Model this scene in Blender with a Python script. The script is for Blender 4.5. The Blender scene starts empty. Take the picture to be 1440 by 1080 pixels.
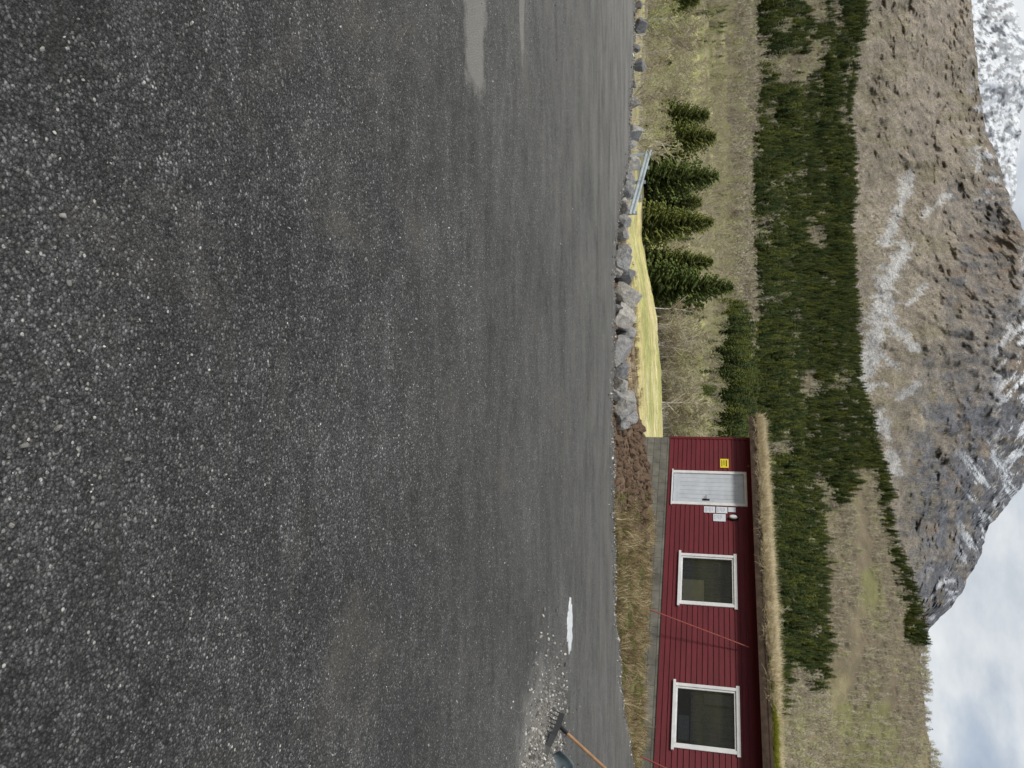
import bpy, math, random
import numpy as np
from mathutils import Matrix, Vector, noise as mnoise
random.seed(7); RNG=np.random.default_rng(11)
sc=bpy.context.scene
PITCH=math.radians(14.8); SP,CP=math.sin(PITCH),math.cos(PITCH); EYE=1.6; F=1081.0
# ---- survey helpers: bearing (tan azimuth) and tan elevation from the photo's two pixel axes
def ae(yi,xi):
    yi=np.asarray(yi,float); xi=np.asarray(xi,float)
    u=(yi-540)/F; v=(xi-720)/F; d=CP+v*SP
    return u/d,(-SP+v*CP)/d
def inv(a,e):
    v=(e*CP+SP)/(CP-e*SP); return a*(CP+v*SP)*F+540, v*F+720
# ---- numpy noise
def vn(x,y,s=0):
    xi=np.floor(x); yi=np.floor(y); fx=x-xi; fy=y-yi
    fx=fx*fx*(3-2*fx); fy=fy*fy*(3-2*fy)
    def h(a,b):
        t=np.sin(a*127.1+b*311.7+s*74.7)*43758.5453
        return t-np.floor(t)
    return (h(xi,yi)*(1-fx)+h(xi+1,yi)*fx)*(1-fy)+(h(xi,yi+1)*(1-fx)+h(xi+1,yi+1)*fx)*fy
def fbm(x,y,s=0,o=5,g=.5):
    t=0;a=1;n=0
    for i in range(o):
        t=t+a*vn(x,y,s+i*3.1); n+=a; a*=g; x=x*2.03+5.2; y=y*2.03+1.7
    return t/n
def sstep(a,b,x):
    t=np.clip((x-a)/(b-a),0,1); return t*t*(3-2*t)
# ---- generic builders
def mesh_obj(name,verts,faces,mats,parent=None,midx=None,smooth=False,link=True):
    me=bpy.data.meshes.new(name)
    me.from_pydata([tuple(v) for v in verts],[],faces)
    if not isinstance(mats,(list,tuple)): mats=[mats]
    for m in mats: me.materials.append(m)
    if midx is not None: me.polygons.foreach_set('material_index',midx)
    if smooth: me.polygons.foreach_set('use_smooth',[True]*len(me.polygons))
    me.update()
    ob=bpy.data.objects.new(name,me)
    if link: sc.collection.objects.link(ob)
    if parent: ob.parent=parent
    return ob
def grid_obj(name,V,mat,colors=None,wrap=False,smooth=True):
    nr,nc=V.shape[:2]
    me=bpy.data.meshes.new(name)
    idx=np.arange(nr*nc).reshape(nr,nc)
    if wrap: idx=np.concatenate([idx,idx[:,:1]],1)
    q=np.stack([idx[:-1,:-1],idx[:-1,1:],idx[1:,1:],idx[1:,:-1]],-1).reshape(-1,4)
    me.vertices.add(nr*nc); me.vertices.foreach_set('co',V.reshape(-1).astype(np.float32))
    me.loops.add(q.size); me.loops.foreach_set('vertex_index',q.reshape(-1).astype(np.int32))
    me.polygons.add(len(q)); me.polygons.foreach_set('loop_start',np.arange(0,q.size,4,dtype=np.int32))
    me.polygons.foreach_set('loop_total',np.full(len(q),4,dtype=np.int32))
    me.polygons.foreach_set('use_smooth',np.full(len(q),smooth))
    me.update(calc_edges=True)
    if colors is not None:
        at=me.color_attributes.new('col','FLOAT_COLOR','POINT')
        c=np.concatenate([colors.reshape(-1,3),np.ones((nr*nc,1))],1)
        at.data.foreach_set('color',c.reshape(-1).astype(np.float32))
    me.materials.append(mat)
    ob=bpy.data.objects.new(name,me); sc.collection.objects.link(ob); return ob
def box(v,f,x0,x1,y0,y1,z0,z1):
    b=len(v); v+=[(x0,y0,z0),(x1,y0,z0),(x1,y1,z0),(x0,y1,z0),(x0,y0,z1),(x1,y0,z1),(x1,y1,z1),(x0,y1,z1)]
    f+=[tuple(b+i for i in q) for q in [(0,3,2,1),(4,5,6,7),(0,1,5,4),(1,2,6,5),(2,3,7,6),(3,0,4,7)]]
def boxes(name,L,mat,parent=None,bevel=0):
    v=[];f=[]
    for b in L: box(v,f,*b)
    o=mesh_obj(name,v,f,mat,parent)
    if bevel:
        m=o.modifiers.new('b','BEVEL'); m.width=bevel; m.segments=2
    return o
def tube(v,f,p0,p1,r0,r1,n=8):
    p0=Vector(p0);p1=Vector(p1);d=(p1-p0).normalized()
    a=d.orthogonal().normalized(); b=d.cross(a); s=len(v)
    for p,r in((p0,r0),(p1,r1)):
        for i in range(n):
            t=2*math.pi*i/n; v.append(tuple(p+a*math.cos(t)*r+b*math.sin(t)*r))
    for i in range(n): f.append((s+i,s+(i+1)%n,s+n+(i+1)%n,s+n+i))
    f.append(tuple(s+n+i for i in range(n))); f.append(tuple(s+n-1-i for i in range(n)))
def empty(name,loc=(0,0,0),rz=0):
    e=bpy.data.objects.new(name,None); sc.collection.objects.link(e); e.location=loc; e.rotation_euler=(0,0,rz); return e
# ---- material helper
class M:
    def __init__(s,name,rough=.9,spec=.2):
        s.m=bpy.data.materials.new(name); s.m.use_nodes=True; s.t=s.m.node_tree; s.N=s.t.nodes; s.L=s.t.links
        s.b=s.N['Principled BSDF']; s.b.inputs['Roughness'].default_value=rough
        s.b.inputs['Specular IOR Level'].default_value=spec; s.co=None
    def n(s,typ,**k):
        x=s.N.new(typ)
        for a,b in k.items(): setattr(x,a,b)
        return x
    def put(s,sock,val):
        if isinstance(val,bpy.types.NodeSocket): s.L.new(val,sock)
        elif isinstance(val,(tuple,list)) and len(val)==3 and len(sock.default_value)==4: sock.default_value=(*val,1)
        else: sock.default_value=val
    def obj(s):
        if not s.co: s.co=s.n('ShaderNodeTexCoord').outputs['Object']
        return s.co
    def map(s,scale=(1,1,1),vec=None):
        x=s.n('ShaderNodeMapping'); x.inputs['Scale'].default_value=scale; s.L.new(vec or s.obj(),x.inputs['Vector']); return x.outputs[0]
    def noise(s,scale,detail=5,rough=.55,vec=None,dist=0):
        x=s.n('ShaderNodeTexNoise'); x.inputs['Scale'].default_value=scale; x.inputs['Detail'].default_value=detail
        x.inputs['Roughness'].default_value=rough; x.inputs['Distortion'].default_value=dist
        s.L.new(vec or s.obj(),x.inputs['Vector']); return x.outputs['Fac']
    def vor(s,scale,vec=None,feature='F1'):
        x=s.n('ShaderNodeTexVoronoi',feature=feature); x.inputs['Scale'].default_value=scale; s.L.new(vec or s.obj(),x.inputs['Vector'])
        return x
    def ramp(s,fac,stops,interp='LINEAR'):
        x=s.n('ShaderNodeValToRGB'); r=x.color_ramp; r.interpolation=interp
        while len(r.elements)<len(stops): r.elements.new(.5)
        for e,(p,c) in zip(r.elements,stops):
            e.position=p; e.color=(c,c,c,1) if isinstance(c,(int,float)) else (*c,1)
        s.L.new(fac,x.inputs[0]); return x.outputs[0]
    def mix(s,fac,a,b,mode='MIX'):
        x=s.n('ShaderNodeMix',data_type='RGBA',blend_type=mode)
        s.put(x.inputs[0],fac); s.put(x.inputs[6],a); s.put(x.inputs[7],b); return x.outputs[2]
    def math(s,op,a,b=0.0,clamp=False):
        x=s.n('ShaderNodeMath',operation=op,use_clamp=clamp); s.put(x.inputs[0],a); s.put(x.inputs[1],b); return x.outputs[0]
    def attr(s,name='col'):
        x=s.n('ShaderNodeAttribute',attribute_name=name); return x.outputs['Color']
    def rnd(s): return s.n('ShaderNodeObjectInfo').outputs['Random']
    def col(s,c): s.put(s.b.inputs['Base Color'],c); return s
    def bump(s,h,strength=.5,dist=.01):
        x=s.n('ShaderNodeBump'); x.inputs['Strength'].default_value=strength; x.inputs['Distance'].default_value=dist
        s.L.new(h,x.inputs['Height']); s.L.new(x.outputs[0],s.b.inputs['Normal']); return s
def vary(name,c,scale=4,amt=.35,rough=.85,spec=.2,bump=0,bscale=60,bdist=.003):
    k=M(name,rough,spec); n=k.noise(scale,7,.65)
    lo=tuple(x*(1-amt) for x in c); hi=tuple(min(1,x*(1+amt)) for x in c)
    k.col(k.ramp(n,[(.3,lo),(.7,hi)]))
    if bump: k.bump(k.noise(bscale,5),bump,bdist)
    return k.m
# ================= materials =================
a=M('asphalt',.82,.25)
v1=a.vor(115); v2=a.vor(60); v3=a.vor(250)
s1=a.n('ShaderNodeSeparateColor'); a.L.new(v1.outputs['Color'],s1.inputs[0])
s2=a.n('ShaderNodeSeparateColor'); a.L.new(v2.outputs['Color'],s2.inputs[0])
s3=a.n('ShaderNodeSeparateColor'); a.L.new(v3.outputs['Color'],s3.inputs[0])
c=a.ramp(s1.outputs[0],[(0,.024),(.5,.047),(.78,.080),(.93,.17),(1,.38)])
cf=a.ramp(s3.outputs[1],[(0,.033),(.6,.062),(.92,.14),(1,.30)])
c=a.mix(.42,c,cf)
edge=a.ramp(v1.outputs['Distance'],[(.3,1.0),(.75,.38)])
c=a.mix(1.0,c,edge,'MULTIPLY')
big=a.math('MULTIPLY',a.math('GREATER_THAN',s2.outputs[0],.93),a.ramp(v2.outputs['Distance'],[(.22,1),(.36,0)]))
bigc=a.ramp(s2.outputs[1],[(0,(.12,.11,.10)),(.6,(.24,.23,.215)),(1,(.50,.48,.45))])
c=a.mix(big,c,bigc)
ln=a.noise(.42,6,.62,dist=.4); c=a.mix(1.0,c,a.ramp(ln,[(.30,.72),(.48,1.0),(.70,1.55)]),'MULTIPLY')
mn=a.noise(2.6,5,.7,vec=a.map((.55,1.7,1))); c=a.mix(1.0,c,a.ramp(mn,[(.30,.70),(.5,1.0),(.70,1.4)]),'MULTIPLY')
hn=a.noise(12,4,.7); c=a.mix(1.0,c,a.ramp(hn,[(.32,.74),(.68,1.3)]),'MULTIPLY')
dn=a.noise(1.0,6,.74,dist=.8)
c=a.mix(a.math('MULTIPLY',a.ramp(dn,[(.53,0),(.72,1)]),.38),c,a.mix(s3.outputs[0],(.10,.092,.075),(.19,.175,.15)))
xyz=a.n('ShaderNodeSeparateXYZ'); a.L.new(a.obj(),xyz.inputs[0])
far=a.math('MULTIPLY',a.math('SUBTRACT',xyz.outputs[1],2.6),.085,True)  # lightens with distance: grazing-angle sheen painted into the colour, along with sandy dust
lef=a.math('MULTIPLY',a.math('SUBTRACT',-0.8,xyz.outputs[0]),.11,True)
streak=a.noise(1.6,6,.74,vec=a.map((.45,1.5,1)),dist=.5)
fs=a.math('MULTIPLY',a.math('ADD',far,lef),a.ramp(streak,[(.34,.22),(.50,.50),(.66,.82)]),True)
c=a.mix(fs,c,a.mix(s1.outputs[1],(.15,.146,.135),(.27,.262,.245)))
SPN=a.noise(3.5,6,.6)
def spot(cx,cy,rx,ry):
    dx=a.math('MULTIPLY',a.math('SUBTRACT',xyz.outputs[0],cx),1/rx); dy=a.math('MULTIPLY',a.math('SUBTRACT',xyz.outputs[1],cy),1/ry)
    d=a.math('SQRT',a.math('ADD',a.math('MULTIPLY',dx,dx),a.math('MULTIPLY',dy,dy)))
    d=a.math('ADD',d,a.math('MULTIPLY',a.math('SUBTRACT',SPN,.5),1.3))
    return a.ramp(d,[(.70,1),(1.05,0)])
for (cx,cy,rx,ry,st) in [(-2.6,5.0,.8,.27,.55),(-3.2,6.3,.5,.10,.5),(3.7,6.8,1.2,1.1,.4)]:
    c=a.mix(a.math('MULTIPLY',spot(cx,cy,rx,ry),st),c,(.30,.29,.265))
for (cx,cy,rx,ry,st) in [(-1.0,1.55,.28,.05,.5),(.2,1.75,.5,.045,.35),(.75,2.55,.4,.05,.3),(-.3,1.35,.6,.06,.3)]:
    c=a.mix(a.math('MULTIPLY',spot(cx,cy,rx,ry),st),c,(.03,.03,.028))
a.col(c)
hh=a.math('ADD',a.math('MULTIPLY',v1.outputs['Distance'],-.9),a.math('MULTIPLY',v3.outputs['Distance'],-.4))
a.bump(hh,.9,.007); ASPH=a.m

k=M('ground_soil_grass',.95,.1); n1=k.noise(.9,7,.7); n2=k.noise(9,5,.7); n3=k.noise(.05,8,.7)
c=k.mix(1,k.attr(),k.ramp(n1,[(.3,.62),(.7,1.4)]),'MULTIPLY'); c=k.mix(1,c,k.ramp(n2,[(.3,.6),(.7,1.4)]),'MULTIPLY')
c=k.mix(1,c,k.ramp(n3,[(.3,.7),(.7,1.35)]),'MULTIPLY')
k.col(c); k.bump(n1,.8,.1); GROUND=k.m
k=M('mountain_rock_birch',.95,.1)
n1=k.noise(.05,9,.75,vec=k.map((1,.3,.6))); n2=k.noise(.35,4,.7,vec=k.map((1,.5,.35))); n3=k.noise(.006,7,.7)
c=k.mix(1,k.attr(),k.ramp(n1,[(.32,.55),(.68,1.45)]),'MULTIPLY'); c=k.mix(1,c,k.ramp(n2,[(.35,.55),(.65,1.4)]),'MULTIPLY')
c=k.mix(1,c,k.ramp(n3,[(.35,.85),(.65,1.15)]),'MULTIPLY'); k.col(c); k.bump(n1,.9,8); MOUNT=k.m
k=M('mountain_snow',.8,.2); n1=k.noise(.02,9,.75)
c=k.mix(1,k.attr(),k.ramp(n1,[(.3,.8),(.7,1.1)]),'MULTIPLY'); k.col(c); k.bump(n1,.8,18); MSNOW=k.m
def needles(name,lo,hi):
    k=M(name,.85,.15); r=k.rnd()
    c=k.ramp(k.noise(9,3,.6),[(.3,lo),(.7,hi)])
    c=k.mix(1,c,k.ramp(r,[(0,(.55,.65,.65)),(.5,(1,1,1)),(.85,(1.4,1.25,.9)),(1,(1.9,1.65,1.15))]),'MULTIPLY'); k.col(c); return k.m
NEED=needles('spruce_needles',(.06,.09,.032),(.17,.205,.07))
k=M('near_spruce_needles',.85,.15)
c=k.ramp(k.noise(13,4,.65),[(.3,(.055,.08,.025)),(.55,(.16,.19,.06)),(.75,(.34,.34,.11))]); c=k.mix(1,c,k.ramp(k.rnd(),[(0,(.85,.95,.9)),(1,(1.2,1.1,.9))]),'MULTIPLY'); k.col(c); NEED2=k.m
BARK=vary('bark',(.10,.08,.06),8,.4)
k=M('birch_twigs',.9,.1); r=k.rnd()
c=k.ramp(r,[(0,(.30,.25,.19)),(.35,(.43,.38,.30)),(.75,(.50,.46,.34)),(1,(.44,.46,.22))]); k.col(c); TWIG=k.m
k=M('birch_trunk',.8,.2); k.col(k.ramp(k.noise(14,4),[(.4,(.66,.64,.60)),(.6,(.32,.29,.26))])); BTR=k.m
k=M('birch_buds',.9,.1); k.col(k.ramp(k.rnd(),[(0,(.34,.32,.16)),(1,(.42,.44,.16))])); BUD=k.m
k=M('dry_grass',.9,.1); g=k.n('ShaderNodeNewGeometry').outputs['Random Per Island']
c=k.ramp(g,[(0,(.12,.085,.04)),(.4,(.32,.25,.14)),(.75,(.50,.42,.26)),(1,(.66,.58,.40))]); c=k.mix(1,c,k.ramp(k.rnd(),[(0,(.32,.28,.22)),(.4,(.7,.66,.6)),(.8,(1,1,1)),(1,(1.15,1.15,1.15))]),'MULTIPLY'); k.col(c); DRY=k.m
k=M('roof_straw',.9,.1); g=k.n('ShaderNodeNewGeometry').outputs['Random Per Island']
k.col(k.ramp(g,[(0,(.26,.20,.11)),(.3,(.50,.42,.26)),(1,(.76,.68,.50))])); STRAW=k.m
k=M('green_grass',.9,.1); g=k.n('ShaderNodeNewGeometry').outputs['Random Per Island']
k.col(k.ramp(g,[(0,(.05,.065,.015)),(.6,(.13,.155,.035)),(1,(.30,.28,.11))])); GRN=k.m
k=M('roof_moss',.9,.1); g=k.n('ShaderNodeNewGeometry').outputs['Random Per Island']
k.col(k.ramp(g,[(0,(.06,.075,.01)),(.6,(.20,.215,.025)),(1,(.36,.34,.06))])); MOSS=k.m
k=M('pebble_stone',.8,.3); k.col(k.ramp(k.rnd(),[(0,(.08,.08,.08)),(.45,(.16,.155,.145)),(.8,(.29,.28,.26)),(1,(.62,.60,.56))])); PEB=k.m
k=M('boulder_granite',.85,.25); n=k.noise(3,8,.7); n2=k.noise(40,5,.7)
c=k.ramp(n,[(.3,(.22,.22,.225)),(.5,(.40,.40,.40)),(.7,(.60,.59,.57))]); c=k.mix(1,c,k.ramp(n2,[(.35,.6),(.65,1.3)]),'MULTIPLY')
c=k.mix(1,c,k.ramp(k.rnd(),[(0,(.55,.55,.58)),(.6,(.95,.95,.95)),(1,(1.15,1.08,.98))]),'MULTIPLY'); k.col(c); k.bump(n,.9,.09); ROCK=k.m
k=M('red_paint',.6,.25); n=k.noise(2.5,8,.65,vec=k.map((.4,1,3)))
c=k.ramp(n,[(.3,(.088,.009,.015)),(.7,(.140,.014,.023))]); n4=k.noise(30,4,.7,vec=k.map((.15,1,2)))
c=k.mix(1,c,k.ramp(n4,[(.3,.8),(.7,1.15)]),'MULTIPLY'); k.col(c); k.bump(n4,.3,.002); RED=k.m
WHITE=vary('white_paint',(.64,.65,.67),5,.12,.5,.3,.2,80,.001)
DOORW=vary('door_paint',(.45,.49,.55),3,.14,.5,.3,.2,50,.001)
k=M('concrete_foundation',.9,.15); n=k.noise(2.2,8,.7); c=k.ramp(n,[(.3,(.09,.09,.08)),(.7,(.22,.215,.19))])
br=k.n('ShaderNodeTexBrick'); br.inputs['Scale'].default_value=1
mp=k.n('ShaderNodeCombineXYZ'); sx=k.n('ShaderNodeSeparateXYZ'); k.L.new(k.obj(),sx.inputs[0]); k.L.new(sx.outputs[0],mp.inputs[0]); k.L.new(sx.outputs[2],mp.inputs[1])
k.L.new(mp.outputs[0],br.inputs['Vector']); br.inputs['Brick Width'].default_value=.5; br.inputs['Row Height'].default_value=.2; br.inputs['Mortar Size'].default_value=.008
br.inputs['Color1'].default_value=(.85,.85,.85,1); br.inputs['Color2'].default_value=(1.1,1.1,1.1,1); br.inputs['Mortar'].default_value=(.45,.45,.45,1)
c=k.mix(1,c,br.outputs['Color'],'MULTIPLY'); k.col(c); k.bump(k.noise(25,6),.5,.006); CONC=k.m
DARKW=vary('dark_wood',(.055,.037,.027),6,.5,.8,.2,.4,30,.004)
ROOM=vary('room_interior',(.07,.075,.08),2,.3)
CURT=vary('curtain',(.17,.185,.21),40,.45)
BEIGE=vary('cardboard',(.66,.58,.42),5,.12)
BLACK=vary('black_plastic',(.02,.02,.022),5,.3,.45,.4)
METAL=vary('galvanised_steel',(.34,.40,.44),3,.2,.5,.5)
WOODH=vary('wood_handle',(.34,.20,.11),12,.3,.6,.3)
BLUEG=vary('bluegrey_metal',(.10,.13,.15),8,.3,.5,.4)
REDP=vary('red_pole_paint',(.28,.07,.06),8,.25,.5,.3)
YEL=vary('yellow_sign',(.70,.58,.04),8,.08,.5,.3)
PAPER=vary('paper',(.60,.64,.72),9,.06)
INK=vary('ink',(.15,.16,.2),9,.2)
SNOWM=vary('snow',(.58,.60,.62),14,.18,.7,.2,.6,25,.02)
k=M('roof_turf',.95,.1); n=k.noise(3,8,.7); xx=k.n('ShaderNodeSeparateXYZ'); k.L.new(k.obj(),xx.inputs[0])
mf=k.math('MULTIPLY',k.math('SUBTRACT',xx.outputs[0],6.8),.7,True); mf=k.math('MULTIPLY',mf,k.ramp(k.noise(1.5,5),[(.30,.3),(.5,1)]))
c=k.mix(mf,k.ramp(n,[(.3,(.28,.21,.11)),(.7,(.56,.47,.28))]),k.ramp(n,[(.3,(.07,.085,.01)),(.7,(.22,.23,.03))])); k.col(c); k.bump(n,.8,.05); TURF=k.m
g=bpy.data.materials.new('window_glass'); g.use_nodes=True; t=g.node_tree; t.nodes.clear()
o=t.nodes.new('ShaderNodeOutputMaterial'); mx=t.nodes.new('ShaderNodeMixShader'); tr=t.nodes.new('ShaderNodeBsdfTransparent'); gl=t.nodes.new('ShaderNodeBsdfGlossy')
fr=t.nodes.new('ShaderNodeFresnel'); fr.inputs[0].default_value=1.8; gl.inputs['Roughness'].default_value=.03; tr.inputs[0].default_value=(.75,.8,.82,1)
t.links.new(fr.outputs[0],mx.inputs[0]); t.links.new(tr.outputs[0],mx.inputs[1]); t.links.new(gl.outputs[0],mx.inputs[2]); t.links.new(mx.outputs[0],o.inputs[0]); GLASS=g

# ================= terrain =================
LOTA=np.array([-3,-.8,-.4957,-.4,-.31,-.222,-.176,0,.148,.296,.4255,.496,.8,3]); LOTY=np.array([24,20,16,15.6,14.9,13.3,12.6,12.45,12.5,12.75,14.1,15.6,20,24])
def thc(X,Y):
    th=np.arctan2(X,Y); t=np.clip(th,-math.radians(50),math.radians(50)); r=np.hypot(X,Y); return np.tan(t),r*np.cos(t)
def lot_edge(a): return np.interp(a,LOTA,LOTY)+.30*(vn(a*22,a*0+1,3)-.5)+.2*(vn(a*90,a*0+1,5)-.5)
NA=[-.5,-.3,-.2,-.1,0,.07,.15,.3,.5]
ROWS=[(1,NA,[-.05]*9),(12,NA,[-.05]*9),
 (14,NA,[-.02,-.05,-.12,-.10,-.10,-.05,.03,.05,-.02]),
 (18,NA,[-.3,-.6,-.6,-.42,-.40,-.2,.0,.0,-.03]),
 (24,NA,[-1.1,-1.4,-1.3,-.95,-.88,-.55,-.43,-.3,-.15]),
 (35,NA,[-2.0,-2.3,-2.3,-1.9,-1.75,-1.7,-1.5,-1.2,-1]),
 (55,NA,[-3.5,-4,-4,-3.1,-2.9,-2.8,-2.7,-2.5,-2.5])]
YC=np.array([-300,0,180,330,450,540,620,700,800,900,1000,1080,1400])
PX=[(90,[912,912,905,901,924,930,932,932,932,932,932,932,932]),
 (100,[915,915,906,902,915,920,925,927,927,927,927,927,927]),
 (130,[925,925,912,910,915,918,925,935,935,935,935,935,935]),
 (200,[952,952,945,945,945,945,950,955,955,955,955,955,955]),
 (350,[1008]*6+[1005]*7),(500,[1045]*8+[1055]*5),(700,[1112]*7+[1130,1150,1160,1160,1160,1160]),
 (900,[1196,1196,1180,1184,1190,1200,1216,1240,1268,1292,1302,1307,1312]),
 (1000,[1190,1190,1172,1176,1182,1192,1210,1230,1258,1282,1290,1296,1302]),
 (1400,[1130]*13),(12000,[1020]*13)]
for Y,xs in PX:
    A,E=ae(YC,np.array(xs)); ROWS.append((Y,list(A),list(E*Y+EYE)))
LY=np.log([r[0] for r in ROWS])
def H(X,Y):
    X=np.asarray(X,float);Y=np.asarray(Y,float); sh=X.shape; X=X.ravel();Y=Y.ravel()
    a,ye=thc(X,Y); ye=np.maximum(ye,1.001)
    Z=np.stack([np.interp(a,r[1],r[2]) for r in ROWS]); ly=np.minimum(np.log(ye),LY[-1]-1e-6)
    i=np.clip(np.searchsorted(LY,ly,side='right')-1,0,len(LY)-2); t=(ly-LY[i])/(LY[i+1]-LY[i]); j=np.arange(len(i))
    z=Z[i,j]*(1-t)+Z[i+1,j]*t
    z+=(fbm(X*.6,Y*.6,2,4)-.5)*np.clip((ye-12)*.08,0,.35)
    z+=(fbm(X*.02,Y*.02,9,5)-.5)*np.clip((ye-95)*.02,0,22)
    z+=.34*np.exp(-(((X-1.6)/1.1)**2+((Y-16.2)/1.2)**2))*(.5+1.0*fbm(X*3,Y*3,4,4))
    z+=.16*(fbm(X*1.1,Y*1.1,19,4)-.4)*np.clip((ye-13)*1.0,0,1)*(ye<26)*(a>.1)
    le=lot_edge(a); z=np.where(ye<le+.05,np.minimum(z,-.05),z)
    return z.reshape(sh)
def zone(X,Y,z):
    a,ye=thc(X,Y); yi,xi=inv(a,(z-EYE)/ye); return a,ye,yi,xi
def inpoly(px,py,poly):
    r=np.zeros(px.shape,bool); n=len(poly)
    for i in range(n):
        x1,y1=poly[i];x2,y2=poly[(i+1)%n]
        if y1==y2: continue
        c=((y1>py)!=(y2>py))&(px<(x2-x1)*(py-y1)/(y2-y1)+x1); r^=c
    return r
FOR=[(-200,1085),(60,1085),(110,1060),(300,1058),(450,1055),(640,1040),(700,1040),(1010,1060),(985,1105),(930,1150),(830,1150),(745,1172),(700,1195),(690,1240),(620,1260),(-200,1260)]
def forest_mask(yi,xi,ye,X,Y,holes=True):
    w=(fbm(X*.012,Y*.012,21,5,.6)-.5); w2=fbm(X*.03,Y*.03,23,4)-.5
    m=inpoly(yi+w*150+w2*60,xi+w*60+w2*50,FOR)&(ye>380)&(ye<960)
    crest=(yi>680)&(yi<905)&(ye>865)&(ye<925)&(w2>-.17)
    gap=(yi+w*120<120)&(fbm(X*.02,Y*.02,33,3)>.50)
    h=(fbm(X*.022,Y*.022,35,4)>.69) if holes else False
    return (m&~gap&~h)|crest
th=np.concatenate([np.radians(np.linspace(-180,-42,70,endpoint=False)),np.radians(np.linspace(-42,42,760)),np.radians(np.linspace(42,180,71)[1:-1])])
rr=np.concatenate([np.linspace(.3,11.5,16),np.exp(np.linspace(math.log(11.8),math.log(1500),330)),np.exp(np.linspace(math.log(1600),math.log(12000),14))])
TH,RR=np.meshgrid(th,rr); X=RR*np.sin(TH); Y=RR*np.cos(TH); Z=H(X,Y)
A_,YE,YI,XI=zone(X,Y,Z)
col=np.zeros(X.shape+(3,))
def setc(mask,c):
    m=mask[...,None] if mask.ndim==2 else mask
    col[:]=col*(1-m)+np.array(c)*m
col[:]=(.34,.295,.18)
n=fbm(X*.03,Y*.03,50,5)
setc(sstep(.42,.62,n)*(YE>60),(.43,.41,.19)); setc(sstep(.5,.62,fbm(X*.05,Y*.05,60,5,.6))*(YE>60),(.20,.165,.11)); setc(sstep(.55,.66,fbm(X*.04,Y*.08,64,5,.6))*(YE>60),(.25,.28,.10))
setc(((YE<30)).astype(float),(.15,.12,.07))
setc(sstep(.46,.58,fbm(X*.9,Y*.9,70,4))*(YE<30),(.12,.14,.045)); setc(sstep(.5,.6,fbm(X*1.3,Y*1.3,73,4))*(YE<30),(.09,.065,.045))
d=(YE<33)*(A_>-.28)*(A_<.155); setc(d.astype(float),(.135,.095,.065)); d2=(YE>19)*(YE<34)*(A_>-.2)*(A_<.12)
setc(d2*sstep(.35,.6,fbm(X*.5,Y*.5,77,4)),(.30,.24,.16))
fld=((YE>29+5*fbm(X*.3,Y*.3,5,3))&(YE<93)&(A_>-.235)&(A_<.5)).astype(float)
setc(fld,(.50,.435,.20)); setc(fld*sstep(.42,.62,fbm(X*.12,Y*.12,81,5)),(.41,.40,.155)); setc(fld*sstep(.55,.68,fbm(X*.25,Y*.25,83,4)),(.56,.49,.27))
setc((YE>380).astype(float),(.155,.13,.09)); setc((YE>380)*sstep(.45,.6,fbm(X*.01,Y*.01,88,5)),(.20,.175,.105)); setc((YE>380)*sstep(.55,.65,fbm(X*.02,Y*.02,89,5))*.6,(.17,.18,.07))
fm=forest_mask(YI,XI,YE,X,Y).astype(float); setc(fm,(.06,.07,.035))
grid_obj('ground',np.stack([X,Y,Z],-1),GROUND,col,wrap=True)
# asphalt yard
th2=np.radians(np.concatenate([np.linspace(-180,-45,60,endpoint=False),np.linspace(-45,45,700),np.linspace(45,180,61)[1:-1]]))
ta=np.tan(np.clip(th2,-math.radians(50),math.radians(50))); le=lot_edge(ta)/np.cos(np.clip(th2,-math.radians(50),math.radians(50)))
s=np.concatenate([np.linspace(.002,.9,90),np.linspace(.91,1,14)])
def lotz(X,Y): return .004+.035*fbm(X*.35,Y*.35,12,3)
R2=s[:,None]*le[None,:]; X=R2*np.sin(th2); Y=R2*np.cos(th2); Z=lotz(X,Y)
Z[-1]-=.045
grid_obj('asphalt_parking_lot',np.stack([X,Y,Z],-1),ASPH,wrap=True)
# ================= mountains =================
def mountain(name,crest,base,Y0,Y1,cols,rows,amp,mat,colfn,a0,a1,seed):
    cy,cx=np.array(crest,float).T; ca,ce=ae(cy,cx); by,bx=np.array(base,float).T; ba,be=ae(by,bx)
    a=np.linspace(a0,a1,cols); s=np.linspace(0,1,rows)
    ec=np.interp(a,ca,ce)+(fbm(a*35,a*0,seed,6,.6)-.5)*.012; eb=np.interp(a,ba,be)
    A,S=np.meshgrid(a,s); E=eb+(ec-eb)*S**.95
    Yd=Y0+(Y1-Y0)*S
    rid=1-np.abs(2*fbm(A*9+S*1.5,S*2.2,seed+5,6,.55)-1)
    rid2=1-np.abs(2*fbm(A*30-S*2,S*7,seed+15,5,.6)-1)
    Yd=Yd+amp*(rid-.6)*np.minimum(1,S*1.6+.1)+amp*.35*(rid2-.6)*np.minimum(1,S*2)
    V=np.stack([A*Yd,Yd,E*Yd+EYE],-1)
    YI,XI=inv(A,E); C=colfn(A,S,E,YI,XI)
    last=V[-1]; back=[]
    for kk in (1,2,3):
        b=last.copy(); b[:,1]+=kk*(Y1-Y0)*.25; b[:,2]*=(1-.28*kk); back.append(b)
    V=np.concatenate([V,np.stack(back)]); C=np.concatenate([C,np.repeat(C[-1:],3,0)])
    grid_obj(name,V,mat,C); return a,s,V
def segd(py,px,pts):
    d=np.full(py.shape,1e9)
    for (y1,x1),(y2,x2) in zip(pts[:-1],pts[1:]):
        vy,vx=y2-y1,x2-x1; t=np.clip(((py-y1)*vy+(px-x1)*vx)/(vy*vy+vx*vx),0,1)
        d=np.minimum(d,np.hypot(py-(y1+t*vy),px-(x1+t*vx)))
    return d
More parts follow.
